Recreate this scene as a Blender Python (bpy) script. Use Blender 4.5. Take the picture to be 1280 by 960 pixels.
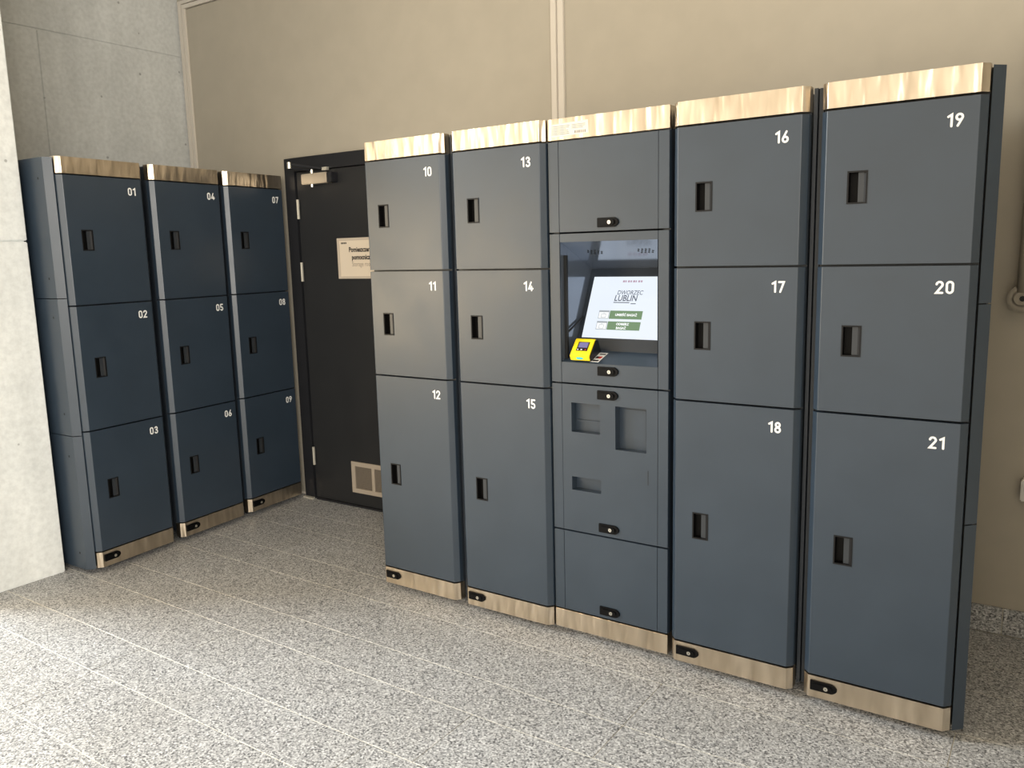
import bpy, math, random
from mathutils import Vector, Matrix
random.seed(4)
for o in list(bpy.data.objects): bpy.data.objects.remove(o)
S = bpy.context.scene
COL = S.collection
R = math.radians

# ------------------------------------------------------------------ camera
CAM = Vector((0.292, -2.603, 1.4858))
YAW, PITCH, ROLL, FPX = R(-34.311), R(-9.051), R(-1.45), 1033.5
fw = Vector((math.sin(YAW)*math.cos(PITCH), math.cos(YAW)*math.cos(PITCH), math.sin(PITCH)))
rt = Vector((math.cos(YAW), -math.sin(YAW), 0)); up = rt.cross(fw)
rt2 = rt*math.cos(ROLL)+up*math.sin(ROLL); up2 = -rt*math.sin(ROLL)+up*math.cos(ROLL)
cam = bpy.data.cameras.new('camera'); cam.sensor_width = 36; cam.lens = 36*FPX/1280
cam.clip_start = .05; cam.clip_end = 200
co = bpy.data.objects.new('camera', cam); COL.objects.link(co)
co.matrix_world = Matrix(((rt2.x, up2.x, -fw.x, CAM.x), (rt2.y, up2.y, -fw.y, CAM.y), (rt2.z, up2.z, -fw.z, CAM.z), (0, 0, 0, 1)))
S.camera = co

# ------------------------------------------------------------------ world, lights, exposure
S.view_settings.view_transform = 'Standard'; S.view_settings.look = 'None'
S.view_settings.gamma = 1; S.view_settings.use_curve_mapping = False
S.view_settings.exposure = 0.0
W = bpy.data.worlds.new('world'); S.world = W; W.use_nodes = True
W.node_tree.nodes['Background'].inputs['Color'].default_value = (1.0, .88, .70, 1)
W.node_tree.nodes['Background'].inputs['Strength'].default_value = 1.72

def area(name, loc, target, sx, sy, power, color):
    l = bpy.data.lights.new(name, 'AREA'); l.shape = 'RECTANGLE'; l.size = sx; l.size_y = sy
    l.energy = power; l.color = color
    o = bpy.data.objects.new(name, l); COL.objects.link(o); o.location = loc
    o.rotation_euler = (Vector(target)-Vector(loc)).to_track_quat('-Z', 'Y').to_euler()
    return o
area('daylight_left_upper', (-4.6, -4.3, 2.45), (0, -4.0, 1.9), 5.2, 1.7, 14, (1.0, .78, .46))
area('daylight_left_middle', (-4.6, -3.4, 1.25), (0, -3.1, 1.2), 3.6, 1.1, 90, (1.0, .79, .50))
area('skylight_left', (-9.0, -3.5, 4.2), (-1.2, -1.2, .2), 3.0, 2.6, 1080, (.82, .92, 1.0))
area('daylight_front_right', (3.5, -6.0, 2.4), (-4, 0, 1.3), 4.0, 2.5, 440, (1.0, .96, .89))

# ------------------------------------------------------------------ materials
def lin(c):
    return tuple((x/255/12.92 if x/255 <= .04045 else ((x/255+.055)/1.055)**2.4) for x in c)
class NT:
    def __init__(s, name):
        s.m = bpy.data.materials.new(name); s.m.use_nodes = True
        s.t = s.m.node_tree; s.b = s.t.nodes['Principled BSDF']
    def n(s, typ, **kw):
        nd = s.t.nodes.new(typ)
        for k, v in kw.items():
            if k in nd.inputs: nd.inputs[k].default_value = v
            else: setattr(nd, k, v)
        return nd
    def l(s, a, b): s.t.links.new(a, b)
    def ramp(s, fac, stops):
        r = s.n('ShaderNodeValToRGB'); e = r.color_ramp.elements
        while len(e) < len(stops): e.new(.5)
        for el, (p, c) in zip(e, stops): el.position = p; el.color = (*c, 1)
        s.l(fac, r.inputs[0]); return r.outputs[0]
    def bump(s, h, strength=.2, dist=.002):
        b = s.n('ShaderNodeBump', Strength=strength, Distance=dist); s.l(h, b.inputs['Height']); s.l(b.outputs[0], s.b.inputs['Normal'])
    def set(s, **kw):
        for k, v in kw.items():
            s.b.inputs[k.replace('_', ' ')].default_value = v
        return s
    def pos(s, scale=(1, 1, 1)):
        g = s.n('ShaderNodeNewGeometry'); mp = s.n('ShaderNodeMapping'); mp.inputs['Scale'].default_value = scale
        s.l(g.outputs['Position'], mp.inputs['Vector']); return mp.outputs[0]
    def obj(s, scale=(1, 1, 1)):
        g = s.n('ShaderNodeTexCoord'); mp = s.n('ShaderNodeMapping'); mp.inputs['Scale'].default_value = scale
        s.l(g.outputs['Object'], mp.inputs['Vector']); return mp.outputs[0]

def plain(name, rgb, rough=.5, metal=0., spec=.5, noise=0.):
    t = NT(name); c = lin(rgb); t.set(Base_Color=(*c, 1), Roughness=rough, Metallic=metal)
    t.b.inputs['Specular IOR Level'].default_value = spec
    if noise:
        nz = t.n('ShaderNodeTexNoise', Scale=9., Detail=4.); t.l(t.pos(), nz.inputs['Vector'])
        t.l(t.ramp(nz.outputs[0], [(.3, [x*(1-noise) for x in c]), (.7, [x*(1+noise) for x in c])]), t.b.inputs['Base Color'])
    return t.m

def paint(name, rgb, rough, spec=.5):
    t = NT(name); c = lin(rgb); t.set(Roughness=rough); t.b.inputs['Specular IOR Level'].default_value = spec
    p = t.pos()
    nz = t.n('ShaderNodeTexNoise', Scale=5., Detail=5., Roughness=.6); t.l(p, nz.inputs['Vector'])
    t.l(t.ramp(nz.outputs[0], [(.3, [x*.93 for x in c]), (.7, [x*1.07 for x in c])]), t.b.inputs['Base Color'])
    t.l(t.ramp(nz.outputs[0], [(.3, [rough-.03]*3), (.75, [rough+.06]*3)]), t.b.inputs['Roughness'])
    f = t.n('ShaderNodeTexNoise', Scale=900., Detail=1.); t.l(p, f.inputs['Vector']); t.bump(f.outputs[0], .06, .0005)
    return t.m

M = {}
M['paint'] = paint('slate_paint', (44, 56, 69), .34, .66)
M['carcass'] = paint('carcass_paint', (42, 48, 56), .45)
M['black'] = plain('black_rubber', (10, 11, 12), .6)
M['latch'] = plain('black_latch', (7, 7, 9), .5, 0, .15)
M['handle'] = plain('handle_plastic', (20, 20, 22), .5, 0, .25)
M['void'] = plain('handle_cup', (7, 6, 6), .6, 0, .2)
M['pull'] = plain('pull_plate', (48, 52, 57), .35)
M['chrome'] = plain('nickel', (225, 222, 212), .25, 1.)
M['white'] = plain('white_vinyl', (240, 240, 238), .5)
M['door'] = paint('door_paint', (39, 40, 42), .5, .3)
M['frame_paint'] = paint('door_frame_paint', (33, 34, 38), .5, .3)
M['hinge'] = plain('hinge_steel', (225, 222, 210), .3, .6)
M['closer'] = plain('closer_silver', (190, 180, 165), .4, .6)
M['grille'] = plain('grille_paint', (175, 163, 148), .5)
M['mesh'] = plain('grille_mesh', (112, 103, 92), .6)
M['paper'] = plain('paper', (226, 212, 192), .7)
M['acrylic'] = plain('sign_holder', (205, 192, 175), .25)
M['ink'] = plain('ink', (40, 34, 32), .7)
M['ink_soft'] = plain('soft_ink', (165, 150, 135), .7)
M['beige'] = plain('beige_panel', (171, 164, 150), .55, noise=.03)
M['trim'] = plain('beige_trim', (206, 199, 188), .45)
M['ceil'] = plain('ceiling_paint', (205, 198, 185), .8)
M['warmwall'] = plain('warm_wall', (205, 185, 150), .7)
M['yellow'] = plain('reader_yellow', (248, 222, 30), .4)
M['navy'] = plain('reader_black', (14, 16, 24), .4)
M['blue'] = plain('reader_blue', (70, 200, 210), .4)
M['screen_small'] = plain('reader_screen', (110, 108, 160), .2)
M['sticker'] = plain('clear_sticker', (222, 214, 200), .5)
M['grey_ink'] = plain('grey_ink', (120, 118, 116), .6)
M['red'] = plain('red_ink', (200, 60, 50), .5)
M['grout'] = plain('grout', (214, 210, 198), .8)
M['bezel'] = plain('screen_bezel', (40, 46, 54), .3)
M['kiosk_in'] = plain('kiosk_inner', (118, 128, 142), .13, .65)
M['whiteplastic'] = plain('white_plastic', (232, 230, 225), .4)
M['pipe'] = plain('pipe_paint', (150, 142, 128), .45)

def emit(name, rgb, st):
    t = NT(name); c = (*lin(rgb), 1)
    t.set(Base_Color=(0, 0, 0, 1), Roughness=.15, Emission_Color=c, Emission_Strength=st); return t.m
M['screen'] = emit('lit_screen', (232, 240, 250), 1.05)
M['scr_green'] = emit('screen_green', (116, 146, 112), 1.)
M['scr_white'] = emit('screen_white', (250, 252, 252), 1.05)
M['scr_ink'] = emit('screen_ink', (74, 82, 100), 1.)
M['scr_red'] = emit('screen_red', (188, 160, 178), 1.)
M['scr_line'] = emit('screen_line', (170, 176, 182), 1.)

def steel():
    t = NT('brushed_steel'); t.set(Metallic=1., Roughness=.30)
    g = t.n('ShaderNodeTexCoord'); mp = t.n('ShaderNodeMapping'); mp.inputs['Scale'].default_value = (1, 1, .22)
    t.l(g.outputs['Object'], mp.inputs['Vector'])
    inf = t.n('ShaderNodeObjectInfo'); ad = t.n('ShaderNodeVectorMath', operation='ADD')
    cm = t.n('ShaderNodeCombineXYZ'); ml = t.n('ShaderNodeMath', operation='MULTIPLY'); ml.inputs[1].default_value = 9.
    t.l(inf.outputs['Random'], ml.inputs[0]); t.l(ml.outputs[0], cm.inputs[0]); t.l(mp.outputs[0], ad.inputs[0]); t.l(cm.outputs[0], ad.inputs[1])
    w = t.n('ShaderNodeTexNoise', Scale=26., Detail=1.5, Roughness=.4); t.l(ad.outputs[0], w.inputs['Vector'])
    t.l(t.ramp(w.outputs[0], [(.3, lin((190, 176, 156))), (.7, lin((222, 208, 188)))]), t.b.inputs['Base Color'])
    t.bump(w.outputs[0], .9, .012)
    return t.m
M['steel'] = steel()

def granite():
    t = NT('granite'); p = t.pos()
    v = t.n('ShaderNodeTexVoronoi', Scale=190.); t.l(p, v.inputs['Vector'])
    sp = t.n('ShaderNodeSeparateColor'); t.l(v.outputs['Color'], sp.inputs[0])
    a = t.ramp(sp.outputs[0], [(0, lin((82, 83, 86))), (.12, lin((122, 123, 126))), (.3, lin((160, 161, 163))), (.62, lin((182, 183, 185))), (.92, lin((214, 215, 217)))])
    nz = t.n('ShaderNodeTexNoise', Scale=130., Detail=3.); t.l(p, nz.inputs['Vector'])
    b = t.ramp(nz.outputs[0], [(.33, (.62,)*3), (.6, (1.08,)*3)])
    big = t.n('ShaderNodeTexNoise', Scale=2.2, Detail=3.); t.l(p, big.inputs['Vector'])
    c = t.ramp(big.outputs[0], [(.3, (.94, .93, .91)), (.7, (1.04, 1.04, 1.04))])
    m1 = t.n('ShaderNodeMix', data_type='RGBA', blend_type='MULTIPLY'); m1.inputs[0].default_value = 1
    m2 = t.n('ShaderNodeMix', data_type='RGBA', blend_type='MULTIPLY'); m2.inputs[0].default_value = 1
    t.l(a, m1.inputs[6]); t.l(b, m1.inputs[7]); t.l(m1.outputs[2], m2.inputs[6]); t.l(c, m2.inputs[7])
    t.l(m2.outputs[2], t.b.inputs['Base Color']); t.set(Roughness=.5)
    t.bump(sp.outputs[0], .08, .001)
    return t.m
M['granite'] = granite()

def concrete(name, lo, hi):
    t = NT(name); p = t.pos()
    n1 = t.n('ShaderNodeTexNoise', Scale=1.6, Detail=7., Roughness=.6); t.l(p, n1.inputs['Vector'])
    n2 = t.n('ShaderNodeTexNoise', Scale=45., Detail=4.); t.l(p, n2.inputs['Vector'])
    ps = t.pos((1, 6, .8)); n3 = t.n('ShaderNodeTexNoise', Scale=1.4, Detail=3.); t.l(ps, n3.inputs['Vector'])
    a = t.ramp(n1.outputs[0], [(.28, lin(lo)), (.72, lin(hi))])
    b = t.ramp(n2.outputs[0], [(.3, (.9,)*3), (.65, (1.04,)*3)])
    c = t.ramp(n3.outputs[0], [(.35, (.94,)*3), (.7, (1.05,)*3)])
    v = t.n('ShaderNodeTexVoronoi', Scale=7.); t.l(p, v.inputs['Vector'])
    d = t.ramp(v.outputs['Distance'], [(0., (.55,)*3), (.045, (.6,)*3), (.06, (1.,)*3)])
    cur = a
    for x in (b, c, d):
        m = t.n('ShaderNodeMix', data_type='RGBA', blend_type='MULTIPLY'); m.inputs[0].default_value = 1
        t.l(cur, m.inputs[6]); t.l(x, m.inputs[7]); cur = m.outputs[2]
    t.l(cur, t.b.inputs['Base Color']); t.set(Roughness=.85); t.bump(n2.outputs[0], .25, .002)
    return t.m
M['concrete'] = concrete('concrete', (178, 180, 178), (201, 203, 201))
M['concrete_light'] = concrete('concrete_light', (218, 222, 222), (238, 241, 240))

# ------------------------------------------------------------------ mesh helpers
class MB:
    def __init__(s): s.v = []; s.f = []; s.mi = []
    def face(s, pts, mi=0):
        i = len(s.v); s.v += [tuple(p) for p in pts]; s.f.append(tuple(range(i, i+len(pts)))); s.mi.append(mi)
    def box(s, x0, x1, y0, y1, z0, z1, mi=0):
        i = len(s.v)
        s.v += [(x, y, z) for z in (z0, z1) for y in (y0, y1) for x in (x0, x1)]
        for q in ((0, 2, 3, 1), (4, 5, 7, 6), (0, 1, 5, 4), (2, 6, 7, 3), (0, 4, 6, 2), (1, 3, 7, 5)):
            s.f.append(tuple(i+k for k in q)); s.mi.append(mi)
    def prism(s, prof, z0, z1, mi=0):           # prof: closed xy polygon, counter-clockwise
        i = len(s.v); n = len(prof)
        s.v += [(x, y, z0) for x, y in prof]+[(x, y, z1) for x, y in prof]
        for k in range(n):
            j = (k+1) % n; s.f.append((i+k, i+j, i+n+j, i+n+k)); s.mi.append(mi)
        s.f.append(tuple(i+k for k in range(n))[::-1]); s.mi.append(mi)
        s.f.append(tuple(i+n+k for k in range(n))); s.mi.append(mi)
    def extrude_y(s, prof, y0, y1, mi=0):       # prof: closed xz polygon
        i = len(s.v); n = len(prof)
        s.v += [(x, y0, z) for x, z in prof]+[(x, y1, z) for x, z in prof]
        for k in range(n):
            j = (k+1) % n; s.f.append((i+k, i+n+k, i+n+j, i+j)); s.mi.append(mi)
        s.f.append(tuple(i+k for k in range(n))); s.mi.append(mi)
        s.f.append(tuple(i+n+k for k in range(n))[::-1]); s.mi.append(mi)
    def extrude_x(s, prof, x0, x1, mi=0):       # prof: closed yz polygon
        i = len(s.v); n = len(prof)
        s.v += [(x0, y, z) for y, z in prof]+[(x1, y, z) for y, z in prof]
        for k in range(n):
            j = (k+1) % n; s.f.append((i+k, i+j, i+n+j, i+n+k)); s.mi.append(mi)
        s.f.append(tuple(i+k for k in range(n))[::-1]); s.mi.append(mi)
        s.f.append(tuple(i+n+k for k in range(n))); s.mi.append(mi)
    def tube(s, pts, r, n=10, mi=0):
        pts = [Vector(p) for p in pts]; rings = []
        for k, p in enumerate(pts):
            d = (pts[min(k+1, len(pts)-1)]-pts[max(k-1, 0)]).normalized()
            a = d.orthogonal().normalized(); b = d.cross(a)
            i = len(s.v); s.v += [tuple(p+r*(a*math.cos(t*2*math.pi/n)+b*math.sin(t*2*math.pi/n))) for t in range(n)]
            rings.append(i)
        for u, w in zip(rings, rings[1:]):
            best = min(range(n), key=lambda q: (Vector(s.v[u])-Vector(s.v[w+q])).length)
            for k in range(n):
                s.f.append((u+k, u+(k+1) % n, w+(k+1+best) % n, w+(k+best) % n)); s.mi.append(mi)
        s.f.append(tuple(rings[0]+k for k in range(n))[::-1]); s.mi.append(mi)
        s.f.append(tuple(rings[-1]+k for k in range(n))); s.mi.append(mi)
    def disc_y(s, cx, cz, r, y0, y1, n=16, mi=0):
        s.extrude_y([(cx+r*math.cos(-t*2*math.pi/n), cz+r*math.sin(-t*2*math.pi/n)) for t in range(n)][::-1], y0, y1, mi)
    def mesh(s, name, mats, bevel=0, fix=True):
        me = bpy.data.meshes.new(name); me.from_pydata(s.v, [], s.f)
        for m in (mats if isinstance(mats, (list, tuple)) else [mats]): me.materials.append(m)
        for p, mi in zip(me.polygons, s.mi): p.material_index = mi
        if fix:
            import bmesh
            bm = bmesh.new(); bm.from_mesh(me)
            bmesh.ops.remove_doubles(bm, verts=bm.verts, dist=1e-6)
            if bevel:
                es = [e for e in bm.edges if len(e.link_faces) == 2 and e.calc_face_angle(0) > .5]
                bmesh.ops.bevel(bm, geom=es, offset=bevel, segments=2, affect='EDGES', clamp_overlap=True)
            bmesh.ops.recalc_face_normals(bm, faces=bm.faces)
            bm.to_mesh(me); bm.free()
        return me
def ob(name, me, parent=None, loc=(0, 0, 0), rz=0):
    o = bpy.data.objects.new(name, me); COL.objects.link(o); o.location = loc; o.rotation_euler = (0, 0, rz)
    if parent: o.parent = parent
    return o
def thing(name, label, cat, loc=(0, 0, 0), rz=0, group=None, scale=1):
    o = ob(name, None, None, loc, rz); o['label'] = label; o['category'] = cat; o.scale = (scale,)*3
    if group: o['group'] = group
    return o
def struct(o, label=None):
    o['kind'] = 'structure'
    if label: o['label'] = label
    return o
def text_mesh(name, body, size, mat, bold=0., align='LEFT', shear=0., spacing=1., width=1.):
    c = bpy.data.curves.new(name, 'FONT'); c.body = body; c.size = size; c.offset = bold; c.align_x = align
    c.shear = shear; c.space_character = spacing; c.resolution_u = 3
    o = bpy.data.objects.new(name, c); COL.objects.link(o)
    dg = bpy.context.evaluated_depsgraph_get(); me = bpy.data.meshes.new_from_object(o.evaluated_get(dg))
    bpy.data.objects.remove(o); bpy.data.curves.remove(c)
    me.materials.clear(); me.materials.append(mat); me.name = name
    for v in me.vertices: v.co.x *= width
    return me
def upright(me, y=0., x=0., z=0.):              # xy text -> xz facing -Y
    for v in me.vertices:
        a, b = v.co.x, v.co.y; v.co = (a+x, y, b+z)
    return me

# ------------------------------------------------------------------ structure
# floor: grout bed + individual granite slabs in rows of two widths, laid along the back wall
mb = MB(); mb.box(-5.2, 4.5, -8.0, .93, -.12, -.0025)
floor = struct(ob('floor', mb.mesh('floor', M['grout'])), 'speckled grey granite slab floor with pale joints')
edges = [.87, .57, .365, .07, -.13, -.43, -.63, -.93, -1.135, -1.435, -1.64, -1.94, -2.145, -2.445, -2.65, -2.95]
joint_x = {3: .08, 4: -.80, 5: -.80, 6: -1.243, 7: -1.42, 8: -.2, 9: -2.47, 10: -2.47}
slab_cache = {}
def slab(x0, x1, y0, y1):
    k = (round(x1-x0, 3), round(y1-y0, 3))
    if k not in slab_cache:
        m = MB(); w, d, g, b = k[0]/2-.0013, k[1]/2-.0014, 0, .0008
        m.box(-w, w, -d, d, -.03, -b)
        m.face([(-w, -d, -b), (w, -d, -b), (w-b, -d+b, 0), (-w+b, -d+b, 0)]); m.face([(w, -d, -b), (w, d, -b), (w-b, d-b, 0), (w-b, -d+b, 0)])
        m.face([(w, d, -b), (-w, d, -b), (-w+b, d-b, 0), (w-b, d-b, 0)]); m.face([(-w, d, -b), (-w, -d, -b), (-w+b, -d+b, 0), (-w+b, d-b, 0)])
        m.face([(-w+b, -d+b, 0), (w-b, -d+b, 0), (w-b, d-b, 0), (-w+b, d-b, 0)])
        slab_cache[k] = m.mesh('slab', M['granite'], fix=False)
    ob('slab', slab_cache[k], floor, ((x0+x1)/2, (y0+y1)/2, 0))
for i, (a, b) in enumerate(zip(edges, edges[1:])):
    off = joint_x.get(i, -1+random.random()*1.2); L = 1.227 if i in (4, 5) else 1.2
    xs = []
    x = off
    while x > -4.6: x -= L
    while x < 2.2: xs.append(x); x += L
    xs.append(x)
    for p, q in zip(xs, xs[1:]):
        p = max(p, -4.55)
        if q-p > .05: slab(p, q, b, a)
outer = m = MB(); m.box(-5.2, 4.5, -7.9, -2.955, -.03, 0); m.box(-5.2, -4.552, -2.95, .87, -.03, 0); m.box(3.5, 4.5, -2.95, .87, -.03, 0)
gl = MB()
for y in edges[1:-1]: gl.box(-4.55, 3.5, y-.0012, y+.0012, -.003, -.0007)
g_ = ob('grout_lines', gl.mesh('grout_lines', M['grout'], fix=False), floor); g_['kind'] = 'stuff'
f2 = ob('slab', outer.mesh('outer_floor', M['granite']), floor)

# back wall frame: origin on the wall plane, slightly turned
BW = dict(loc=(0, .885, 0), rz=.0117)
m = MB(); m.box(-4.7, 1.05, .012, .2, 0, 3.62)
wall_back = struct(ob('wall_back', m.mesh('wall_back', M['trim']), None, BW['loc'], BW['rz']), 'back wall of flat beige panels between slim trims')
def wpart(name, mesh, parent=wall_back): return ob(name, mesh, parent)
m = MB(); m.box(-4.47, -3.63, 0, .012, .02, 3.045); m.box(-3.63, -1.80, 0, .012, 2.058, 3.045); m.box(-2.56, -1.80, 0, .012, .02, 2.058)
wpart('panel', m.mesh('panel_a', M['beige']))
m = MB(); m.box(-1.735, .87, 0, .012, .02, 3.045); wpart('panel', m.mesh('panel_b', M['beige']))

m = MB(); m.box(-4.55, .87, 0, .012, 3.10, 3.62); wpart('panel', m.mesh('panel_top', M['beige']))
def trim(n, boxes):
    m = MB()
    for b in boxes: m.box(*b)
    return struct(ob('trim_%d' % n, m.mesh('trim', M['trim'], bevel=.002), None, BW['loc'], BW['rz']))
trim(1, [(-1.802, -1.772, -.012, .012, .1, 3.05), (-1.764, -1.733, -.012, .012, .1, 3.05), (-1.772, -1.764, -.004, .012, .1, 3.05)])['label'] = 'vertical double beige trim strip above the third locker column'
trim(2, [(-4.535, -4.505, -.012, .012, .02, 3.10), (-4.498, -4.47, -.012, .012, .02, 3.05), (-4.505, -4.498, -.004, .012, .02, 3.05)])['label'] = 'vertical beige trim strip in the concrete corner'
trim(3, [(-4.498, .87, -.012, .012, 3.05, 3.075), (-4.505, .87, -.012, .012, 3.08, 3.10)])['label'] = 'horizontal beige trim high on the back wall'
# granite skirting, pieces
sk = MB(); sk.box(-2.55, .87, -.004, .0, .0, .1)
skirt = struct(ob('baseboard_back', sk.mesh('baseboard', M['grout']), None, BW['loc'], BW['rz']), 'speckled granite skirting along the back wall')
xs = [-2.55, -1.65, -.75, .146, .87]
for a, b in zip(xs, xs[1:]):
    m = MB(); m.box(a+.002, b-.002, -.014, 0, 0.001, .104); ob('skirting_stone', m.mesh('stone', M['granite'], bevel=.0015), skirt)

# left concrete wall: two pours with a recessed joint
m = MB(); m.box(-4.85, -4.556, -.66, .93, 0, 3.62)
wall_left = struct(ob('wall_left', m.mesh('wall_left', M['concrete'])), 'bare grey concrete wall behind the navy lockers')
for z0, z1, y0, y1 in ((0, 2.762, -.66, -.0715), (0, 2.762, -.07, .90), (2.770, 3.62, -.66, .90)):
    m = MB(); m.box(-4.56, -4.55, y0, y1, z0, z1); ob('concrete_pour', m.mesh('pour', M['concrete'], bevel=.003), wall_left)
# near concrete pier
m = MB(); m.box(-4.85, -3.712, -1.17, -.672, 0, 3.62)
pier = struct(ob('wall_left_end', m.mesh('pier', M['concrete_light'])), 'pale concrete wall end at the far left edge')
for z0, z1 in ((0, 1.588), (1.594, 3.62)):
    m = MB(); m.box(-4.85, -3.70, -1.18, -.662, z0, z1); ob('concrete_pour', m.mesh('pour', M['concrete_light'], bevel=.004), pier)
# hall ceiling, then an added light block
m = MB(); m.box(-5.2, 4.5, -4.6, 1.0, 3.62, 3.8); struct(ob('ceiling', m.mesh('ceiling', M['ceil'])))
m = MB(); m.box(.87, 1.05, -2.3, .93, 0, 2.35); struct(ob('light_block_right', m.mesh('light_block_right', M['beige'])))  # unseen partition added to block light from the right
# ------------------------------------------------------------------ service door in the back wall
m = MB()
m.box(-3.632, -3.548, -.03, .012, 0, 2.061); m.box(-2.66, -2.56, -.03, .012, 0, 2.061); m.box(-3.548, -2.66, -.03, .012, 1.984, 2.061)
m.box(-3.548, -2.66, .004, .012, 0, 1.99)
door_1 = struct(ob('door_1', m.mesh('door_frame', M['frame_paint'], bevel=.002), None, BW['loc'], BW['rz']), 'charcoal steel service door half hidden behind the tall lockers')
m = MB(); m.box(-3.540, -2.665, -.022, .003, .012, 1.978); leaf = ob('door_leaf', m.mesh('leaf', M['door'], bevel=.002), door_1)
for z in (.222, 1.345, 1.71):
    m = MB(); m.tube([(-3.527, -.036, z), (-3.527, -.036, z+.112)], .0085, 8); ob('hinge', m.mesh('hinge', M['hinge'], fix=False), door_1)
m = MB(); m.box(-3.53, -2.9, -.034, -.022, .0, .012); ob('door_sweep', m.mesh('sweep', M['frame_paint']), door_1)
m = MB(); m.box(-3.632, -3.55, -.05, -.03, 0, .01); ob('threshold_strip', m.mesh('strip', M['hinge']), door_1)
# closer
m = MB(); m.box(-3.447, -3.245, -.075, -.022, 1.900, 1.959); clo = ob('door_closer', m.mesh('closer', M['closer'], bevel=.004), door_1)
m = MB(); m.box(-3.245, -3.205, -.07, -.022, 1.902, 1.957); ob('closer_end', m.mesh('closer_end', M['frame_paint'], bevel=.003), clo)
m = MB(); m.tube([(-3.379, -.052, 1.957), (-3.379, -.052, 1.982)], .009, 10); m.tube([(-3.379, -.055, 1.884), (-3.379, -.055, 1.900)], .008, 10)
m.tube([(-3.437, -.165, 1.984), (-3.437, -.165, 2.018)], .011, 10); m.box(-3.300, -3.262, -.05, -.03, 1.972, 1.990)
ob('closer_joint', m.mesh('closer_joint', M['hinge'], fix=False), clo)
m = MB(); m.tube([(-3.379, -.052, 1.978), (-3.437, -.165, 1.990)], .007, 8); m.tube([(-3.437, -.165, 2.010), (-3.31, -.048, 1.984), (-3.275, -.035, 1.982)], .007, 8)
ob('closer_arm', m.mesh('arm', M['frame_paint'], fix=False), clo)
# ventilation grille
m = MB(); x0, x1, z0, z1 = -3.218, -2.82, .090, .279; xd = -3.056
for a, b, c, d_ in ((x0, x1, z1-.026, z1), (x0, x1, z0, z0+.026), (x0, x0+.028, z0+.026, z1-.026), (x1-.028, x1, z0+.026, z1-.026), (xd, xd+.022, z0+.026, z1-.026)):
    m.box(a, b, -.032, -.022, c, d_)
gr = ob('vent_grille', m.mesh('grille_frame', M['grille']), door_1)
m = MB(); m.box(x0+.028, xd, -.0245, -.0225, z0+.026, z1-.026); m.box(xd+.022, x1-.028, -.0245, -.0225, z0+.026, z1-.026)
ob('grille_backing', m.mesh('grille_backing', M['mesh']), gr)
m = MB()
for k in range(13):
    z = z0+.031+k*.0105; m.box(x0+.028, xd, -.027, -.0245, z, z+.0045); m.box(xd+.022, x1-.028, -.027, -.0245, z, z+.0045)
g = ob('grille_slats', m.mesh('grille_slats', M['mesh'], fix=False), gr); g['kind'] = 'stuff'
# paper sign in a clear holder on the door leaf
sg = thing('door_sign', 'white paper notice in a pale frame stuck on the charcoal door', 'sign', (BW['loc'][0]-3.1*1, BW['loc'][1]-3.1*math.sin(BW['rz']), 0), BW['rz'])
def sx(x): return x+3.1
def sbox(mm, a, b, y0, y1, c, d_): mm.box(sx(a), sx(b), y0, y1, c, d_)
m = MB(); sbox(m, -3.232, -2.90, -.028, -.0225, 1.360, 1.589); sbox(m, -3.232, -2.90, -.031, -.028, 1.574, 1.589); sbox(m, -3.232, -2.90, -.031, -.028, 1.360, 1.373)
sbox(m, -3.232, -3.214, -.031, -.028, 1.373, 1.574); sbox(m, -2.918, -2.90, -.031, -.028, 1.373, 1.574)
ob('sign_frame', m.mesh('sign_frame', M['acrylic']), sg)
m = MB(); sbox(m, -3.214, -2.918, -.0292, -.0281, 1.373, 1.574); ob('paper', m.mesh('paper', M['paper']), sg)
for body, size, x, z, mat, bold, wd in (('Pomieszczenie', .037, -3.142, 1.511, 'ink', .0014, .86), ('pomocnicze', .037, -3.122, 1.468, 'ink', .0014, .86), ('Storage room', .036, -3.122, 1.430, 'ink_soft', .0002, .8)):
    ob('lettering', upright(text_mesh('lettering', body, size, M[mat], bold, width=wd), -.0297, sx(x), z), sg)
m = MB()
for k in range(4): m.box(sx(-3.200)+k*.011, sx(-3.192)+k*.011, -.0298, -.0293, 1.556, 1.565)
ob('small_emblem', m.mesh('emblem', M['ink']), sg)

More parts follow.
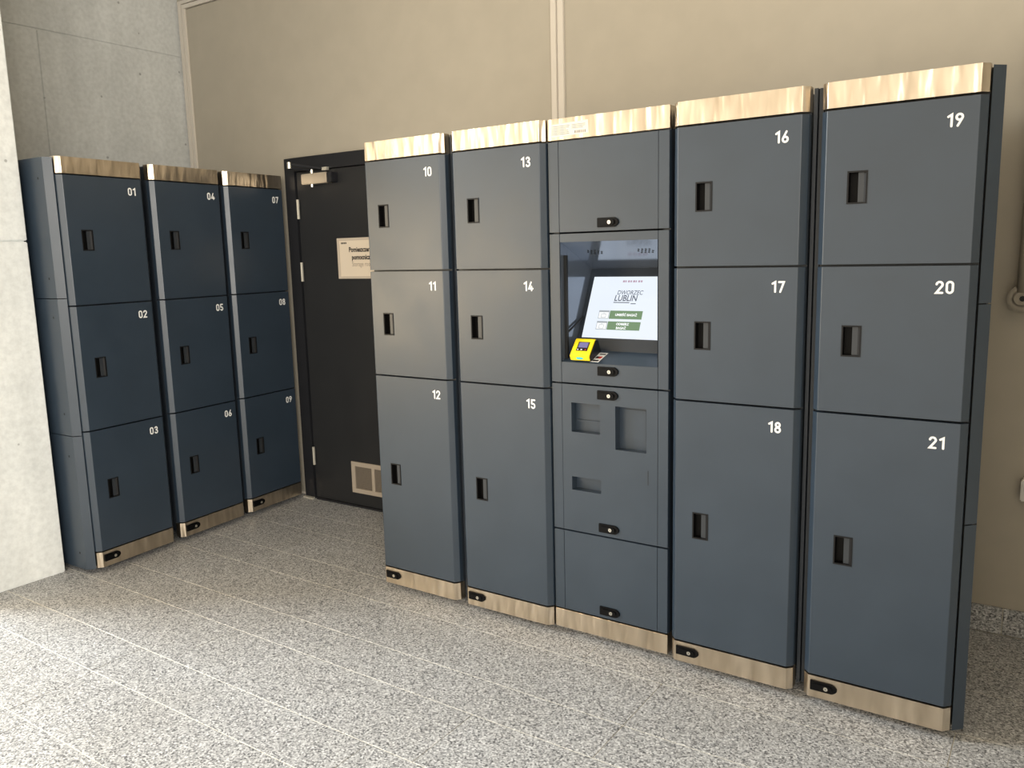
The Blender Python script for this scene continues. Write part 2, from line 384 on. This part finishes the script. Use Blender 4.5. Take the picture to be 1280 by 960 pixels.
# ------------------------------------------------------------------ digits (rounded signage numerals)
def arc(cx, cy, rx, ry, a0, a1, n=14):
    return [(cx+rx*math.cos(R(a0+(a1-a0)*k/n)), cy+ry*math.sin(R(a0+(a1-a0)*k/n))) for k in range(n+1)]
SW = .17; hs = SW/2; DW = .58; hx = DW/2; rx_ = hx-hs
DIG = {
 '0': [arc(hx, 1-hs-rx_, rx_, rx_, 0, 180)+arc(hx, hs+rx_, rx_, rx_, 180, 360)+[(DW-hs, 1-hs-rx_)]],
 '1': [[(.10, .78), (.33, 1-hs), (.33, hs)]],
 '2': [arc(hx, 1-hs-rx_, rx_, rx_, 172, -25)+[(hs, hs), (DW-hs, hs)]],
 '3': [arc(hx-.01, .735, .18, .18, 155, -90)+arc(hx-.01, .285, .205, .205, 90, -155)],
 '4': [[(.36, 1-hs), (hs, .27), (DW-.02, .27)], [(.41, .48), (.41, hs)]],
 '5': [[(.49, 1-hs), (.13, 1-hs), (.12, .54)]+arc(hx-.01, .30, .205, .23, 120, -150)],
 '6': [arc(hx, hs+.205, rx_, .205, 0, 360), [(.39, 1-hs), (.115, .40)]],
 '7': [[(hs, 1-hs), (DW-hs, 1-hs), (.2, hs)]],
 '8': [arc(hx, .735, .175, .18, 0, 360), arc(hx, .29, .205, .205, 0, 360)],
 '9': [arc(hx, 1-hs-.205, rx_, .205, 0, 360), [(DW-.39, hs), (DW-.115, .60)]],
}
dig_cache = {}
def number_mesh(s):
    if s in dig_cache: return dig_cache[s]
    m = MB(); adv = 0
    for ch in s:
        off = adv
        if ch == '1': adv += .56
        else: adv += DW+.13
        for ip, pl in enumerate(DIG[ch]):
            pts = [pl[0]]
            for p in pl[1:]:
                if math.hypot(p[0]-pts[-1][0], p[1]-pts[-1][1]) > 1e-4: pts.append(p)
            closed = math.hypot(pts[0][0]-pts[-1][0], pts[0][1]-pts[-1][1]) < 1e-3
            if closed: pts = pts[:-1]
            n = len(pts); Lf = []; Rt = []; y = -ip*.004
            for k in range(n):
                pr = pts[k-1] if (k or closed) else None; nx = pts[(k+1) % n] if (k < n-1 or closed) else None
                d = []
                for u, w_ in ((pr, pts[k]), (pts[k], nx)):
                    if u and w_: l = math.hypot(w_[0]-u[0], w_[1]-u[1]); d.append(((w_[0]-u[0])/l, (w_[1]-u[1])/l))
                t = (sum(q[0] for q in d), sum(q[1] for q in d)); l = math.hypot(*t) or 1; t = (t[0]/l, t[1]/l)
                m_ = hs/max(.45, t[0]*d[0][0]+t[1]*d[0][1]); nv = (-t[1]*m_, t[0]*m_)
                Lf.append((off+pts[k][0]+nv[0], y, pts[k][1]+nv[1])); Rt.append((off+pts[k][0]-nv[0], y, pts[k][1]-nv[1]))
            for k in range(n if closed else n-1):
                j = (k+1) % n; m.face([Rt[k], Rt[j], Lf[j], Lf[k]])
            if not closed:
                for c, q in ((0, 1), (n-1, n-2)):
                    an = math.atan2(pts[c][1]-pts[q][1], pts[c][0]-pts[q][0])
                    m.face([(off+pts[c][0]+hs*math.cos(an+t), y, pts[c][1]+hs*math.sin(an+t)) for t in [(-.5+q_/6)*math.pi for q_ in range(7)]])
    w = adv-(.13 if s[-1] != '1' else .12); h = .0365
    m.v = [((x-w)*h, y*h, (z-1)*h) for x, y, z in m.v]         # right/top aligned at origin
    dig_cache[s] = m.mesh('number', M['white'], fix=False); return dig_cache[s]

# ------------------------------------------------------------------ lockers
FW, CX, CY = .393, .0181, .0196                 # flat front width, side chamfer
def fillet(p0, p1, p2, r, n=3):
    p0, p1, p2 = Vector(p0), Vector(p1), Vector(p2); a = (p0-p1).normalized(); b = (p2-p1).normalized()
    s = p1+a*r; e = p1+b*r
    return [tuple((s*(1-t)**2+p1*2*t*(1-t)+e*t*t)) for t in [k/n for k in range(n+1)]]
def front_profile(back=.018, r=.0022):
    P = [(-CX, CY+back), (-CX, CY), (0, 0), (FW, 0), (FW+CX, CY), (FW+CX, CY+back)]
    out = [P[0]]
    for k in range(1, 5): out += fillet(P[k-1], P[k], P[k+1], r)
    return out+[P[5]]
PROF = front_profile()
HX0, HX1, HH = .0625, .1185, .094
cache = {}
def cached(key, fn):
    if key not in cache: cache[key] = fn()
    return cache[key]
def door_mesh(h, hz):                           # local z 0..h, handle hole centre at hz
    def f():
        m = MB(); n = len(PROF); e = .0012
        mid = [k for k in range(n-1) if PROF[k][0] < HX0 and PROF[k+1][0] > HX1 and PROF[k][1] < 1e-6][0]
        for k in range(n-1):
            a, b = PROF[k], PROF[k+1]
            if k != mid:
                m.face([(*a, 0), (*b, 0), (*b, h), (*a, h)]); continue
            z0, z1 = hz-HH/2, hz+HH/2
            for x0, x1, q0, q1 in ((a[0], HX0, 0, h), (HX1, b[0], 0, h), (HX0, HX1, 0, z0), (HX0, HX1, z1, h)):
                m.face([(x0, 0, q0), (x1, 0, q0), (x1, 0, q1), (x0, 0, q1)])
        m.face([(*p, 0) for p in PROF][::-1]); m.face([(*p, h) for p in PROF])
        m.face([(*PROF[0], 0), (*PROF[0], h), (*PROF[-1], h), (*PROF[-1], 0)])
        return m.mesh('door', M['paint'], fix=False)
    return cached(('door', round(h, 4), round(hz, 4)), f)
def handle_mesh():
    def f():
        m = MB(); w, h, l, d = HX1-HX0, HH, .0045, .024
        # raised lip ring
        for x0, x1, z0, z1 in ((0, w, h/2-l, h/2), (0, w, -h/2, -h/2+l), (0, l, -h/2+l, h/2-l), (w-l, w, -h/2+l, h/2-l)):
            m.box(x0, x1, -.0018, .004, z0, z1)
        z0, z1 = -h/2+l, h/2-l; x0, x1 = l, w-l; xm = x0+(x1-x0)*.52; xe = x0+(x1-x0)*.86
        # cup
        m.face([(x0, .004, z0), (x0, .004, z1), (x0, d, z1), (x0, d, z0)], 1)
        m.face([(x0, d, z0), (x0, d, z1), (xm+.006, d, z1), (xm+.006, d, z0)], 1)
        m.face([(x0, .004, z1), (x1, .004, z1), (x1, d, z1), (x0, d, z1)], 1); m.face([(x0, .004, z0), (x0, d, z0), (x1, d, z0), (x1, .004, z0)], 1)
        # pull plate
        m.box(xm, xe, .007, .010, z0, z1, 2); m.face([(xe, .007, z0), (x1, .003, z0), (x1, .003, z1), (xe, .007, z1)], 0)
        m.face([(xm+.006, .010, z0), (xm+.006, .010, z1), (xm+.006, d, z1), (xm+.006, d, z0)], 1)
        return m.mesh('handle', [M['handle'], M['void'], M['pull']], fix=False)
    return cached('handle', f)
def band_mesh(h):                               # steel cap / plinth plate, local z 0..h
    def f():
        m = MB()
        P = front_profile(.03, .0015); P[0] = (-CX, CY+.03); m.prism(P, 0, h)
        return m.mesh('steel_band', M['steel'])
    return cached(('band', h), f)
def latch_mesh():
    def f():
        m = MB(); m.extrude_y([(0, -.0165), (.068, -.0165), (.076, -.012), (.083, -.005), (.083, .005), (.076, .012), (.068, .0165), (0, .0165)][::1], -.006, .001, 0)
        me_pts = [(.008, -.007), (.012, -.010), (.060, -.010), (.069, -.006), (.069, .006), (.060, .010), (.012, .010), (.008, .007)]
        m.extrude_y(me_pts, -.0105, -.006, 0)
        return m.mesh('latch', M['latch'], bevel=.0012)
    return cached('latch', f)
def key_mesh():
    def f():
        m = MB(); m.disc_y(0, 0, .0068, -.0125, -.0104); m.box(-.0008, .0008, -.0127, -.0124, -.003, .003, 1)
        return m.mesh('key_cylinder', [M['chrome'], M['black']], fix=False)
    return cached('key', f)
def latch(parent, x, z, y=0., kx=.050):
    l = ob('latch', latch_mesh(), parent, (x, y, z)); ob('key_cylinder', key_mesh(), l, (kx, 0, 0)); return l

def carcass(parent, top, bottom, depth):
    def f():
        m = MB(); y0 = CY+.021
        m.box(0.004, FW-.004, y0+.012, depth, bottom+.02, top-.004)
        m.box(-CX+.001, FW+CX-.001, y0, y0+.012, bottom+.012, top-.002)
        return m.mesh('carcass', M['carcass'])
    o = ob('carcass', cached(('car', top, bottom, depth), f), parent)
    def g():
        m = MB()
        for x in (.03, FW-.06):
            for y in (.08, depth-.1): m.prism([(x+.015+.018*math.cos(t*math.pi/5), y+.018*math.sin(t*math.pi/5)) for t in range(10)], 0, bottom+.022)
        return m.mesh('feet', M['black'])
    o['feet_height'] = bottom
    return o
def feet(parent, z0, bottom, depth):
    for x in (.045, FW-.045):
        for y in (.09, depth-.08):
            def f():
                m = MB(); m.prism([(.018*math.cos(t*math.pi/5), .018*math.sin(t*math.pi/5)) for t in range(10)], 0, bottom+.021-z0)
                return m.mesh('foot', M['black'])
            ob('foot', cached(('foot', bottom, z0), f), parent, (x, y, z0))

def locker(loc, rz, label, group, zs, hzs, nums, cap, plinth, scale=1., z_foot=0., num_dx=.037, num_dz=.042, filler=True, depth=.70):
    """zs: door seam heights from top; hzs: handle centres; cap/plinth: (z0, z1)"""
    t = thing('locker_column', label, 'lockers', loc, rz, group, scale)
    carcass(t, cap[1], plinth[0], depth); feet(t, z_foot, plinth[0], depth)
    ob('top_cap', band_mesh(round(cap[1]-cap[0], 4)), t, (0, 0, cap[0]))
    pl = ob('plinth_plate', band_mesh(round(plinth[1]-plinth[0], 4)), t, (0, 0, plinth[0]))
    latch(t, .007, (plinth[0]+plinth[1])/2+.006)
    for k in range(3):
        z1, z0 = zs[k]-(.0035 if k else .004), zs[k+1]+.0035
        d = ob('door', door_mesh(z1-z0, hzs[k]-z0), t, (0, 0, z0))
        ob('handle', handle_mesh(), d, (HX0, 0, hzs[k]-z0))
        ob('number', number_mesh(nums[k]), d, (FW-num_dx, -.0006, z1-z0-num_dz))
    if filler:
        def f():
            m = MB(); m.box(FW+CX+.003, FW+CX+.0135, CY+.03, CY+.06, plinth[0]+.01, cap[1]-.003); m.box(FW+CX+.017, FW+CX+.030, CY+.038, CY+.07, plinth[0]+.01, cap[1]-.003)
            return m.mesh('filler_strip', M['carcass'])
        ob('filler_strip', cached(('fill', plinth[0], cap[1]), f), t)
    return t

def side_panel(t, side, seams, top, bottom, ret, screws=()):
    """bevelled cladding on the open end of a row; side=+1 right, -1 left"""
    B = .028; xi = CX+.005; yi = CY+.006
    prof = [(xi, yi), (xi+B, yi+B), (xi+B-ret*.055, yi+B+ret), (xi+B-ret*.055-.003, yi+B+ret), (xi+B-.006, yi+B+.002), (xi, yi+.006)]
    if side > 0: prof = [(FW+x, y) for x, y in prof]
    else: prof = [(-x, y) for x, y in prof][::-1]
    zz = [bottom]+list(seams)+[top]
    bk = [(xi-.012, yi+.030), (xi+B-.012, yi+.030), (xi+B-.012, yi+.042), (xi-.012, yi+.042)]
    bk = [(FW+x, y) for x, y in bk] if side > 0 else [(-x, y) for x, y in bk][::-1]
    m = MB(); m.prism(bk, bottom+.004, top-.004); ob('gap_shade', m.mesh('gap_shade', M['black']), t)  # black strip added to stop light leaking, so the gap stays dark
    for a, b in zip(zz, zz[1:]):
        m = MB(); m.prism(prof, a+.0018, b-.0018); p = ob('side_panel', m.mesh('side_panel', M['paint']), t)
        for (sy, sz) in screws:
            if a < sz < b:
                x = -(xi+B-(sy-yi-B)*.055)
                m = MB(); m.box(x-.0006, x+.001, sy-.004, sy+.004, sz-.005, sz+.005); ob('screw_hole', m.mesh('screw_hole', M['black']), p)

CAPM, PLM = (1.8765, 1.95), (.03, .1035)
ZM = [1.8735, 1.4223, .9768, .1065]; HM = [1.647, 1.198, .542]
main = []
info = [(-2.1988, 'column of three grey lockers numbered 10 to 12, next to the dark door', ('10', '11', '12')),
        (-1.7347, 'column of three grey lockers numbered 13 to 15, left of the payment terminal', ('13', '14', '15')),
        (-.8094, 'column of three grey lockers numbered 16 to 18, right of the payment terminal', ('16', '17', '18')),
        (-.3441, 'column of three grey lockers numbered 19 to 21, at the right end', ('19', '20', '21'))]
for k, (x, lab, nums) in enumerate(info):
    t = locker((x, 0, 0), 0, lab, 'tall row of lockers along the back wall', ZM, HM, nums, CAPM, PLM, filler=(k in (0, 2)))
    main.append(t)
side_panel(main[3], 1, (.672, 1.3115), 1.948, .025, .02)

# left row, turned to face the room
RL = R(4.807); SL = 1.02
CAPL, PLL = (1.8805, 1.9527), (.0578, .131)
ZL = [1.8775, 1.2948, .7158, .134]; HL = [1.5875, 1.005, .4255]
linfo = [(-.6137, 'column of three navy lockers numbered 01 to 03, against the concrete wall end', ('01', '02', '03')),
         (-.1417, 'column of three navy lockers numbered 04 to 06, middle of the left row', ('04', '05', '06')),
         (.3196, 'column of three navy lockers numbered 07 to 09, beside the dark door frame', ('07', '08', '09'))]
left = []
for k, (a, lab, nums) in enumerate(linfo):
    P = Vector((-3.4877-a*math.sin(RL), a*math.cos(RL), 0)); P = CAM+SL*(P-CAM)
    zf = (0-P.z)/SL
    t = locker((P.x, P.y, P.z), math.pi/2+RL, lab, 'short row of navy lockers along the concrete wall', ZL, HL, nums, CAPL, PLL, SL, zf, .031, .04, filler=(k < 2), depth=.62)
    left.append(t)
side_panel(left[0], -1, (.698, 1.330), 1.951, .052, .27, [(.10, 1.86), (.10, 1.42), (.10, 1.245), (.10, .80), (.10, .60), (.10, .13)])

# ------------------------------------------------------------------ payment terminal column
TX0, TX1, TY = -1.3157, -.8457, .0195
TW = TX1-TX0
term = thing('payment_terminal', 'grey touch screen payment terminal column between lockers 13 and 16', 'terminal', (TX0, TY, 0))
def tb(name, boxes, mat='paint', parent=None, bevel=.001):
    m = MB()
    for b in boxes: m.box(*b)
    return ob(name, m.mesh(name, M[mat], bevel=bevel), parent or term)
SA, SB = -1.272-TX0, -.886-TX0                  # panel between the two side strips
za, zb, zc = 1.5494, 1.0003, .4308
g = .003
tb('top_cap', [(0, TW, 0, .05, 1.8765, 1.95)], 'steel')
tb('plinth_plate', [(0, TW, 0, .05, .03, .1035)], 'steel')
m = MB(); m.box(.004, TW-.004, .30, .70, .05, 1.946); m.box(.004, .030, .022, .30, .05, 1.946); m.box(TW-.030, TW-.004, .022, .30, .05, 1.946)
m.box(.03, TW-.03, .022, .3, za+.01, 1.946); m.box(.03, TW-.03, .10, .3, .05, zb-.01); m.box(.03, TW-.03, .022, .1, .05, zc-.01)
ob('carcass', m.mesh('carcass', M['carcass']), term)
for x in (.05, TW-.05):
    for y in (.1, .62): tb('foot', [(x-.016, x+.016, y-.016, y+.016, 0, .051)], 'black', bevel=0)
lev = [1.8735, za, zb, zc, .1065]
for k in range(4):
    z1, z0 = lev[k]-g, lev[k+1]+g
    tb('side_strip', [(.0005, SA-.0012, 0, .02, z0, z1)]); tb('side_strip', [(SB+.0012, TW-.0005, 0, .02, z0, z1)])
up_ = tb('service_panel', [(SA, SB, 0, .02, za+g, 1.8735-g)])
latch(term, .20, 1.581)
lo_ = tb('service_panel', [(SA, SB, 0, .02, .1065+g, zc-g)])
latch(term, .197, .139)
# middle panel with three recesses
def holed(xs0, xs1, z0, z1, holes, y0=0, y1=.02):
    m = MB()
    X = sorted({xs0, xs1, *[h[0] for h in holes], *[h[1] for h in holes]}); Z = sorted({z0, z1, *[h[2] for h in holes], *[h[3] for h in holes]})
    for a, b in zip(X, X[1:]):
        for c, d_ in zip(Z, Z[1:]):
            if not any(h[0] <= (a+b)/2 <= h[1] and h[2] <= (c+d_)/2 <= h[3] for h in holes): m.face([(a, y0, c), (b, y0, c), (b, y0, d_), (a, y0, d_)])
    for a, b, c, d_ in holes:
        m.face([(a, y0, c), (a, y0, d_), (a, y1, d_), (a, y1, c)]); m.face([(b, y0, c), (b, y1, c), (b, y1, d_), (b, y0, d_)])
        m.face([(a, y0, c), (a, y1, c), (b, y1, c), (b, y0, c)]); m.face([(a, y0, d_), (b, y0, d_), (b, y1, d_), (a, y1, d_)])
    m.face([(xs0, y0, z0), (xs0, y0, z1), (xs0, y0+.02, z1), (xs0, y0+.02, z0)]); m.face([(xs1, y0, z0), (xs1, y0+.02, z0), (xs1, y0+.02, z1), (xs1, y0, z1)])
    m.face([(xs0, y0, z0), (xs0, y0+.02, z0), (xs1, y0+.02, z0), (xs1, y0, z0)]); m.face([(xs0, y0, z1), (xs1, y0, z1), (xs1, y0+.02, z1), (xs0, y0+.02, z1)])
    return m
hol = [(.0827, .2017, .818, .929), (.2647, .3867, .769, .929), (.0817, .2047, .594, .646)]
DEP = .036
mid = ob('service_panel', holed(SA, SB, zc+g, zb-g, hol, 0, DEP).mesh('service_panel', M['paint'], fix=False), term)
latch(term, .194, .9665); latch(term, .196, .4645)
for h, nm in zip(hol, ('coin_tray', 'card_tray', 'receipt_tray')):
    m = MB(); m.face([(h[0], DEP, h[2]), (h[1], DEP, h[2]), (h[1], DEP, h[3]), (h[0], DEP, h[3])]); tr = ob(nm, m.mesh(nm, M['paint'], fix=False), term)
    m = MB()
    if nm == 'coin_tray':
        m.box(h[0]+.004, h[1]-.003, DEP-.003, DEP, h[2]+.045, h[3]-.004); m.box(h[0]+.004, h[1]-.003, DEP-.006, DEP, h[2]+.034, h[2]+.042)
    elif nm == 'card_tray':
        m.box(h[0]+.022, h[1]-.014, DEP-.004, DEP, h[2]+.034, h[3]-.012)
    else:
        m.box(h[0]+.006, h[1]-.004, DEP-.005, DEP, h[2]+.027, h[3]-.006)
    ob('flap', m.mesh('flap', M['paint'], bevel=.0015), tr)
tb('slot', [(.3925, .3945, -.0006, .002, .653, .706)], 'black', mid, 0)
# screen bay front frame (opening) and inner faces
OX0, OX1, OZ0, OZ1 = -1.2705-TX0, -.888-TX0, 1.0795, 1.517
tb('bay_header', [(SA, SB, 0, .02, OZ1, za-g)], 'paint'); fr = tb('bay_sill', [(SA, SB, 0, .02, zb+g, OZ0)], 'paint')
latch(term, .196, 1.054)
bt, bb = (.257-TY, 1.415), (.113-TY, 1.115)    # inner back panel top and bottom edges (y, z)
m = MB()
m.face([(OX0, .001, OZ0), (OX0, .001, OZ1), (OX0, bt[0], bt[1]), (OX0, bb[0], bb[1])])
m.face([(OX1, .001, OZ0), (OX1, bb[0], bb[1]), (OX1, bt[0], bt[1]), (OX1, .001, OZ1)])
m.face([(OX0, .001, OZ1), (OX1, .001, OZ1), (OX1, bt[0], bt[1]), (OX0, bt[0], bt[1])])
bay = ob('screen_bay', m.mesh('bay_lining', M['kiosk_in'], fix=False), term)
m = MB(); m.face([(OX0, .001, OZ0), (OX0, bb[0], bb[1]), (OX1, bb[0], bb[1]), (OX1, .001, OZ0)])
ob('shelf', m.mesh('shelf', M['paint'], fix=False), bay)
SLP = (bb[1]-OZ0)/(bb[0]-.001)
ang = math.atan2(bt[0]-bb[0], bt[1]-bb[1]); LEN = math.hypot(bt[0]-bb[0], bt[1]-bb[1])
ey = Vector((0, math.sin(ang), math.cos(ang)))          # up along the tilted panel
en = Vector((0, -math.cos(ang), math.sin(ang)))         # towards the viewer
def tilt(x, u, n=0.): p = Vector((x, bb[0], bb[1]))+ey*u+en*n; return tuple(p)
m = MB(); m.face([tilt(OX0, 0), tilt(OX1, 0), tilt(OX1, LEN), tilt(OX0, LEN)]); ob('bezel', m.mesh('bezel', M['bezel'], fix=False), bay)
SX0, SX1 = -1.2495-TX0, -.905-TX0; U0, U1 = .050, .310
U1 = min(U1, LEN-.035)
def quad(a, b, c, d_, n=.0015):
    m = MB(); m.face([tilt(a, c, n), tilt(b, c, n), tilt(b, d_, n), tilt(a, d_, n)]); return m
scr = ob('display', quad(SX0, SX1, U0, U1).mesh('display', M['screen'], fix=False), bay)
def stext(body, size, x, u, mat, bold=0, shear=0, n=.0026, width=1.):
    me = text_mesh('lettering', body, size, M[mat], bold, shear=shear, width=width)
    for v in me.vertices: v.co = tilt(v.co.x+x, v.co.y+u, n)
    return ob('lettering', me, bay)

HU = U1-U0; WS = SX1-SX0
def sxp(px): return px
stext('DWORZEC', .0245, SX0+.112, U0+HU*.705, 'scr_ink', .0001, .12, width=.85)
stext('LUBLIN', .034, SX0+.104, U0+HU*.602, 'scr_ink', .0004, .12, width=.85)
m = quad(SX0+.104, SX0+.17, U0+HU*.57, U0+HU*.583, .0026); ob('underline', m.mesh('underline', M['scr_ink'], fix=False), bay)
m = quad(SX0+.176, SX0+.197, U0+HU*.553, U0+HU*.565, .0026); ob('underline', m.mesh('underline', M['scr_ink'], fix=False), bay)
m = MB()
for k, wd in enumerate((.009, .005, .008, .006, .009, .005, .008, .007)):
    c = SX0+.126+k*.0105; m.face([tilt(c, U0+HU*.905, .0026), tilt(c+wd, U0+HU*.905, .0026), tilt(c+wd, U0+HU*.937, .0026), tilt(c, U0+HU*.937, .0026)])
ob('header_marks', m.mesh('header_marks', M['scr_red'], fix=False), bay)
for j, (u0, u1, lines) in enumerate(((.31, .445, ('UMIEŚĆ BAGAŻ',)), (.135, .27, ('ODBIERZ', 'BAGAŻ')))):
    a = SX0+.098; b = SX0+.232
    ob('button', quad(a, b, U0+HU*u0, U0+HU*u1, .002).mesh('button', M['scr_green'], fix=False), bay)
    ob('icon_tile', quad(a-.046, a-.002, U0+HU*u0, U0+HU*u1, .002).mesh('icon_tile', M['scr_line'], fix=False), bay)
    ob('icon_tile', quad(a-.044, a-.004, U0+HU*(u0+.008), U0+HU*(u1-.028), .0024).mesh('icon_tile', M['scr_white'], fix=False), bay)
    m = MB()
    cu, cx = U0+HU*((u0+u1)/2-.01), a-.024
    for bx in ((-.010, .010, -.010, -.0085), (-.010, .010, .004, .0055), (-.010, -.0085, -.010, .0055), (.0085, .010, -.010, .0055), (-.004, .004, .008, .0092)):
        m.face([tilt(cx+bx[0], cu+bx[2], .0028), tilt(cx+bx[1], cu+bx[2], .0028), tilt(cx+bx[1], cu+bx[3], .0028), tilt(cx+bx[0], cu+bx[3], .0028)])
    ob('suitcase_icon', m.mesh('suitcase_icon', M['scr_line'], fix=False), bay)
    if len(lines) == 1: stext(lines[0], .0125, a+.024, U0+HU*.36, 'scr_white', .0006)
    else:
        stext(lines[0], .0125, a+.036, U0+HU*.212, 'scr_white', .0006); stext(lines[1], .0125, a+.038, U0+HU*.15, 'scr_white', .0006)
# speaker perforations in the sloping bay ceiling
m = MB(); sl = (bt[1]-OZ1)/bt[0]
for cx in (OX0+.095, OX1-.085):
    for iy, n_ in ((.075, 4), (.088, 5), (.101, 4)):
        for k in range(n_):
            x = cx+(k-(n_-1)/2)*.014; z = OZ1+sl*(iy)-.0006
            m.face([(x+.0042*math.cos(t*math.pi/3), iy+.0042*math.sin(t*math.pi/3), z+sl*.0042*math.sin(t*math.pi/3)) for t in range(6)])
sp_ = ob('speaker_holes', m.mesh('speaker_holes', M['black'], fix=False), bay); sp_['kind'] = 'stuff'
m = MB(); m.box(OX0+.0005, OX0+.012, .022, .033, 1.09, 1.47); m.tube([(OX0+.008, .03, 1.186), (OX0+.008, .15, 1.234)], .004, 8)
ob('door_stay', m.mesh('door_stay', M['black'], fix=False), bay)
# notice stickers
m = MB(); m.face([(.012, -.0006, 1.887), (.168, -.0006, 1.891), (.166, -.0006, 1.935), (.012, -.0006, 1.931)]); st = ob('notice_sticker', m.mesh('notice_sticker', M['sticker'], fix=False), term)
m = MB()
for k in range(6):
    z = 1.924-k*.0055
    m.box(.018, .018+random.uniform(.055, .075), -.001, -.0007, z-.0016, z)
    if k not in (3, 4, 5): m.box(.10, .10+random.uniform(.04, .058), -.001, -.0007, z-.0012, z+.0004)
for k in range(9): m.box(.112+k*.005, .112+k*.005+random.uniform(.0015, .0035), -.001, -.0007, 1.894, 1.903)
ln = ob('print_lines', m.mesh('print_lines', M['grey_ink'], fix=False), st)
# payment card logo strip on the shelf
m = MB(); a = Vector((.157, .010, 0)); bq = Vector((.192, .010, 0)); sh_ = Vector((.006, .068, 0))
def SZ(y): return OZ0+SLP*(y-.001)
m.face([(x, y, SZ(y)+.0008) for x, y in ((a.x, a.y), (bq.x, bq.y), (bq.x+sh_.x, bq.y+sh_.y), (a.x+sh_.x, a.y+sh_.y))]); cs = ob('shelf_sticker', m.mesh('shelf_sticker', M['white'], fix=False), bay)
m = MB()
def cell(u0, u1, v0, v1, mi):
    P = lambda u, v: (a.x+(bq.x-a.x)*u+sh_.x*v, a.y+sh_.y*v, SZ(a.y+sh_.y*v)+.0013)
    m.face([P(u0, v0), P(u1, v0), P(u1, v1), P(u0, v1)], mi)
cell(.15, .85, .08, .22, 0); cell(.15, .5, .38, .6, 0); cell(.4, .85, .38, .6, 1); cell(.2, .9, .78, .9, 0)
ob('sticker_print', m.mesh('sticker_print', [M['ink'], M['red']], fix=False), bay)

# ------------------------------------------------------------------ card reader on the terminal shelf
cr = thing('card_reader', 'yellow contactless card reader on the shelf under the terminal screen', 'card reader', (TX0+.080, TY+.008, OZ0+.005), 0)
cr.rotation_euler = (math.atan(SLP), 0, 0); cr.scale = (1.09, .88, .83)
m = MB()
prof = [(0.006, .0), (0.0, .004), (0.002, .026), (.075, .066), (.088, .064), (.090, .0)]
m.extrude_x(prof, .004, .078); ob('reader_base', m.mesh('reader_base', M['navy'], bevel=.002), cr)
prof = [(-.002, .004), (-.003, .026), (.010, .036), (.070, .070), (.078, .070), (.078, .065), (.070, .064), (.012, .030), (.004, .022), (.003, .004)]
m = MB(); m.extrude_x(prof, .0, .074); ob('reader_cover', m.mesh('reader_cover', M['yellow'], bevel=.0015), cr)
n_ = Vector((0, -.034, .060)).normalized(); dv = Vector((0, .060, .034)).normalized(); o_ = Vector((0, .010, .036))
def rq(x0, x1, u0, u1, n): return [tuple(o_+Vector((x, 0, 0))+dv*u+n_*n) for x, u in ((x0, u0), (x1, u0), (x1, u1), (x0, u1))]
m = MB(); m.face(rq(.017, .060, .010, .056, .001)); ob('reader_panel', m.mesh('reader_panel', M['navy'], fix=False), cr)
m = MB(); m.face(rq(.021, .056, .026, .053, .0016)); ob('reader_display', m.mesh('reader_display', M['screen_small'], fix=False), cr)
m = MB(); m.face(rq(.021, .026, .014, .019, .0017)); m.face(rq(.034, .040, .014, .019, .0017)); m.face(rq(.050, .055, .014, .019, .0017), 1)
ob('reader_keys', m.mesh('reader_keys', [M['white'], M['red']], fix=False), cr)
m = MB(); m.face([(.037+.014*math.cos(t*math.pi/8), -.0036, .0165+.006*math.sin(t*math.pi/8)) for t in range(16)]); ob('contactless_mark', m.mesh('mark', M['blue'], fix=False), cr)

# ------------------------------------------------------------------ fixtures at the right edge of the back wall
pp = thing('wall_pipe', 'beige upright wall pipe with round bolted foot at right edge', 'pipe', (.124, .842, 1.23), .01)
m = MB(); m.tube([(.018, -.01, .07), (.020, -.01, .2), (.022, -.012, .6), (.022, -.012, .9)], .024, 14); ob('pipe_tube', m.mesh('pipe_tube', M['pipe'], fix=False), pp)
for p in pp.children[-1].data.polygons: p.use_smooth = True
m = MB(); m.disc_y(.012, .05, .045, -.02, .04, 24); m.disc_y(.012, .05, .028, -.03, -.02, 20); ob('pipe_foot', m.mesh('pipe_foot', M['pipe'], bevel=.006), pp)
m = MB(); m.disc_y(.016, .05, .010, -.034, -.029, 8); ob('bolt', m.mesh('bolt', M['black'], fix=False), pp)
wb = thing('wall_box', 'white plastic box low on the wall at the right edge', 'wall box', (.175, .842, .54), .01)
m = MB(); m.box(0, .12, 0, .04, 0, .08); ob('box_body', m.mesh('box_body', M['whiteplastic'], bevel=.004), wb)
m = MB(); m.box(.01, .11, -.004, 0, .008, .072); ob('box_cover', m.mesh('box_cover', M['whiteplastic'], bevel=.0015), wb)
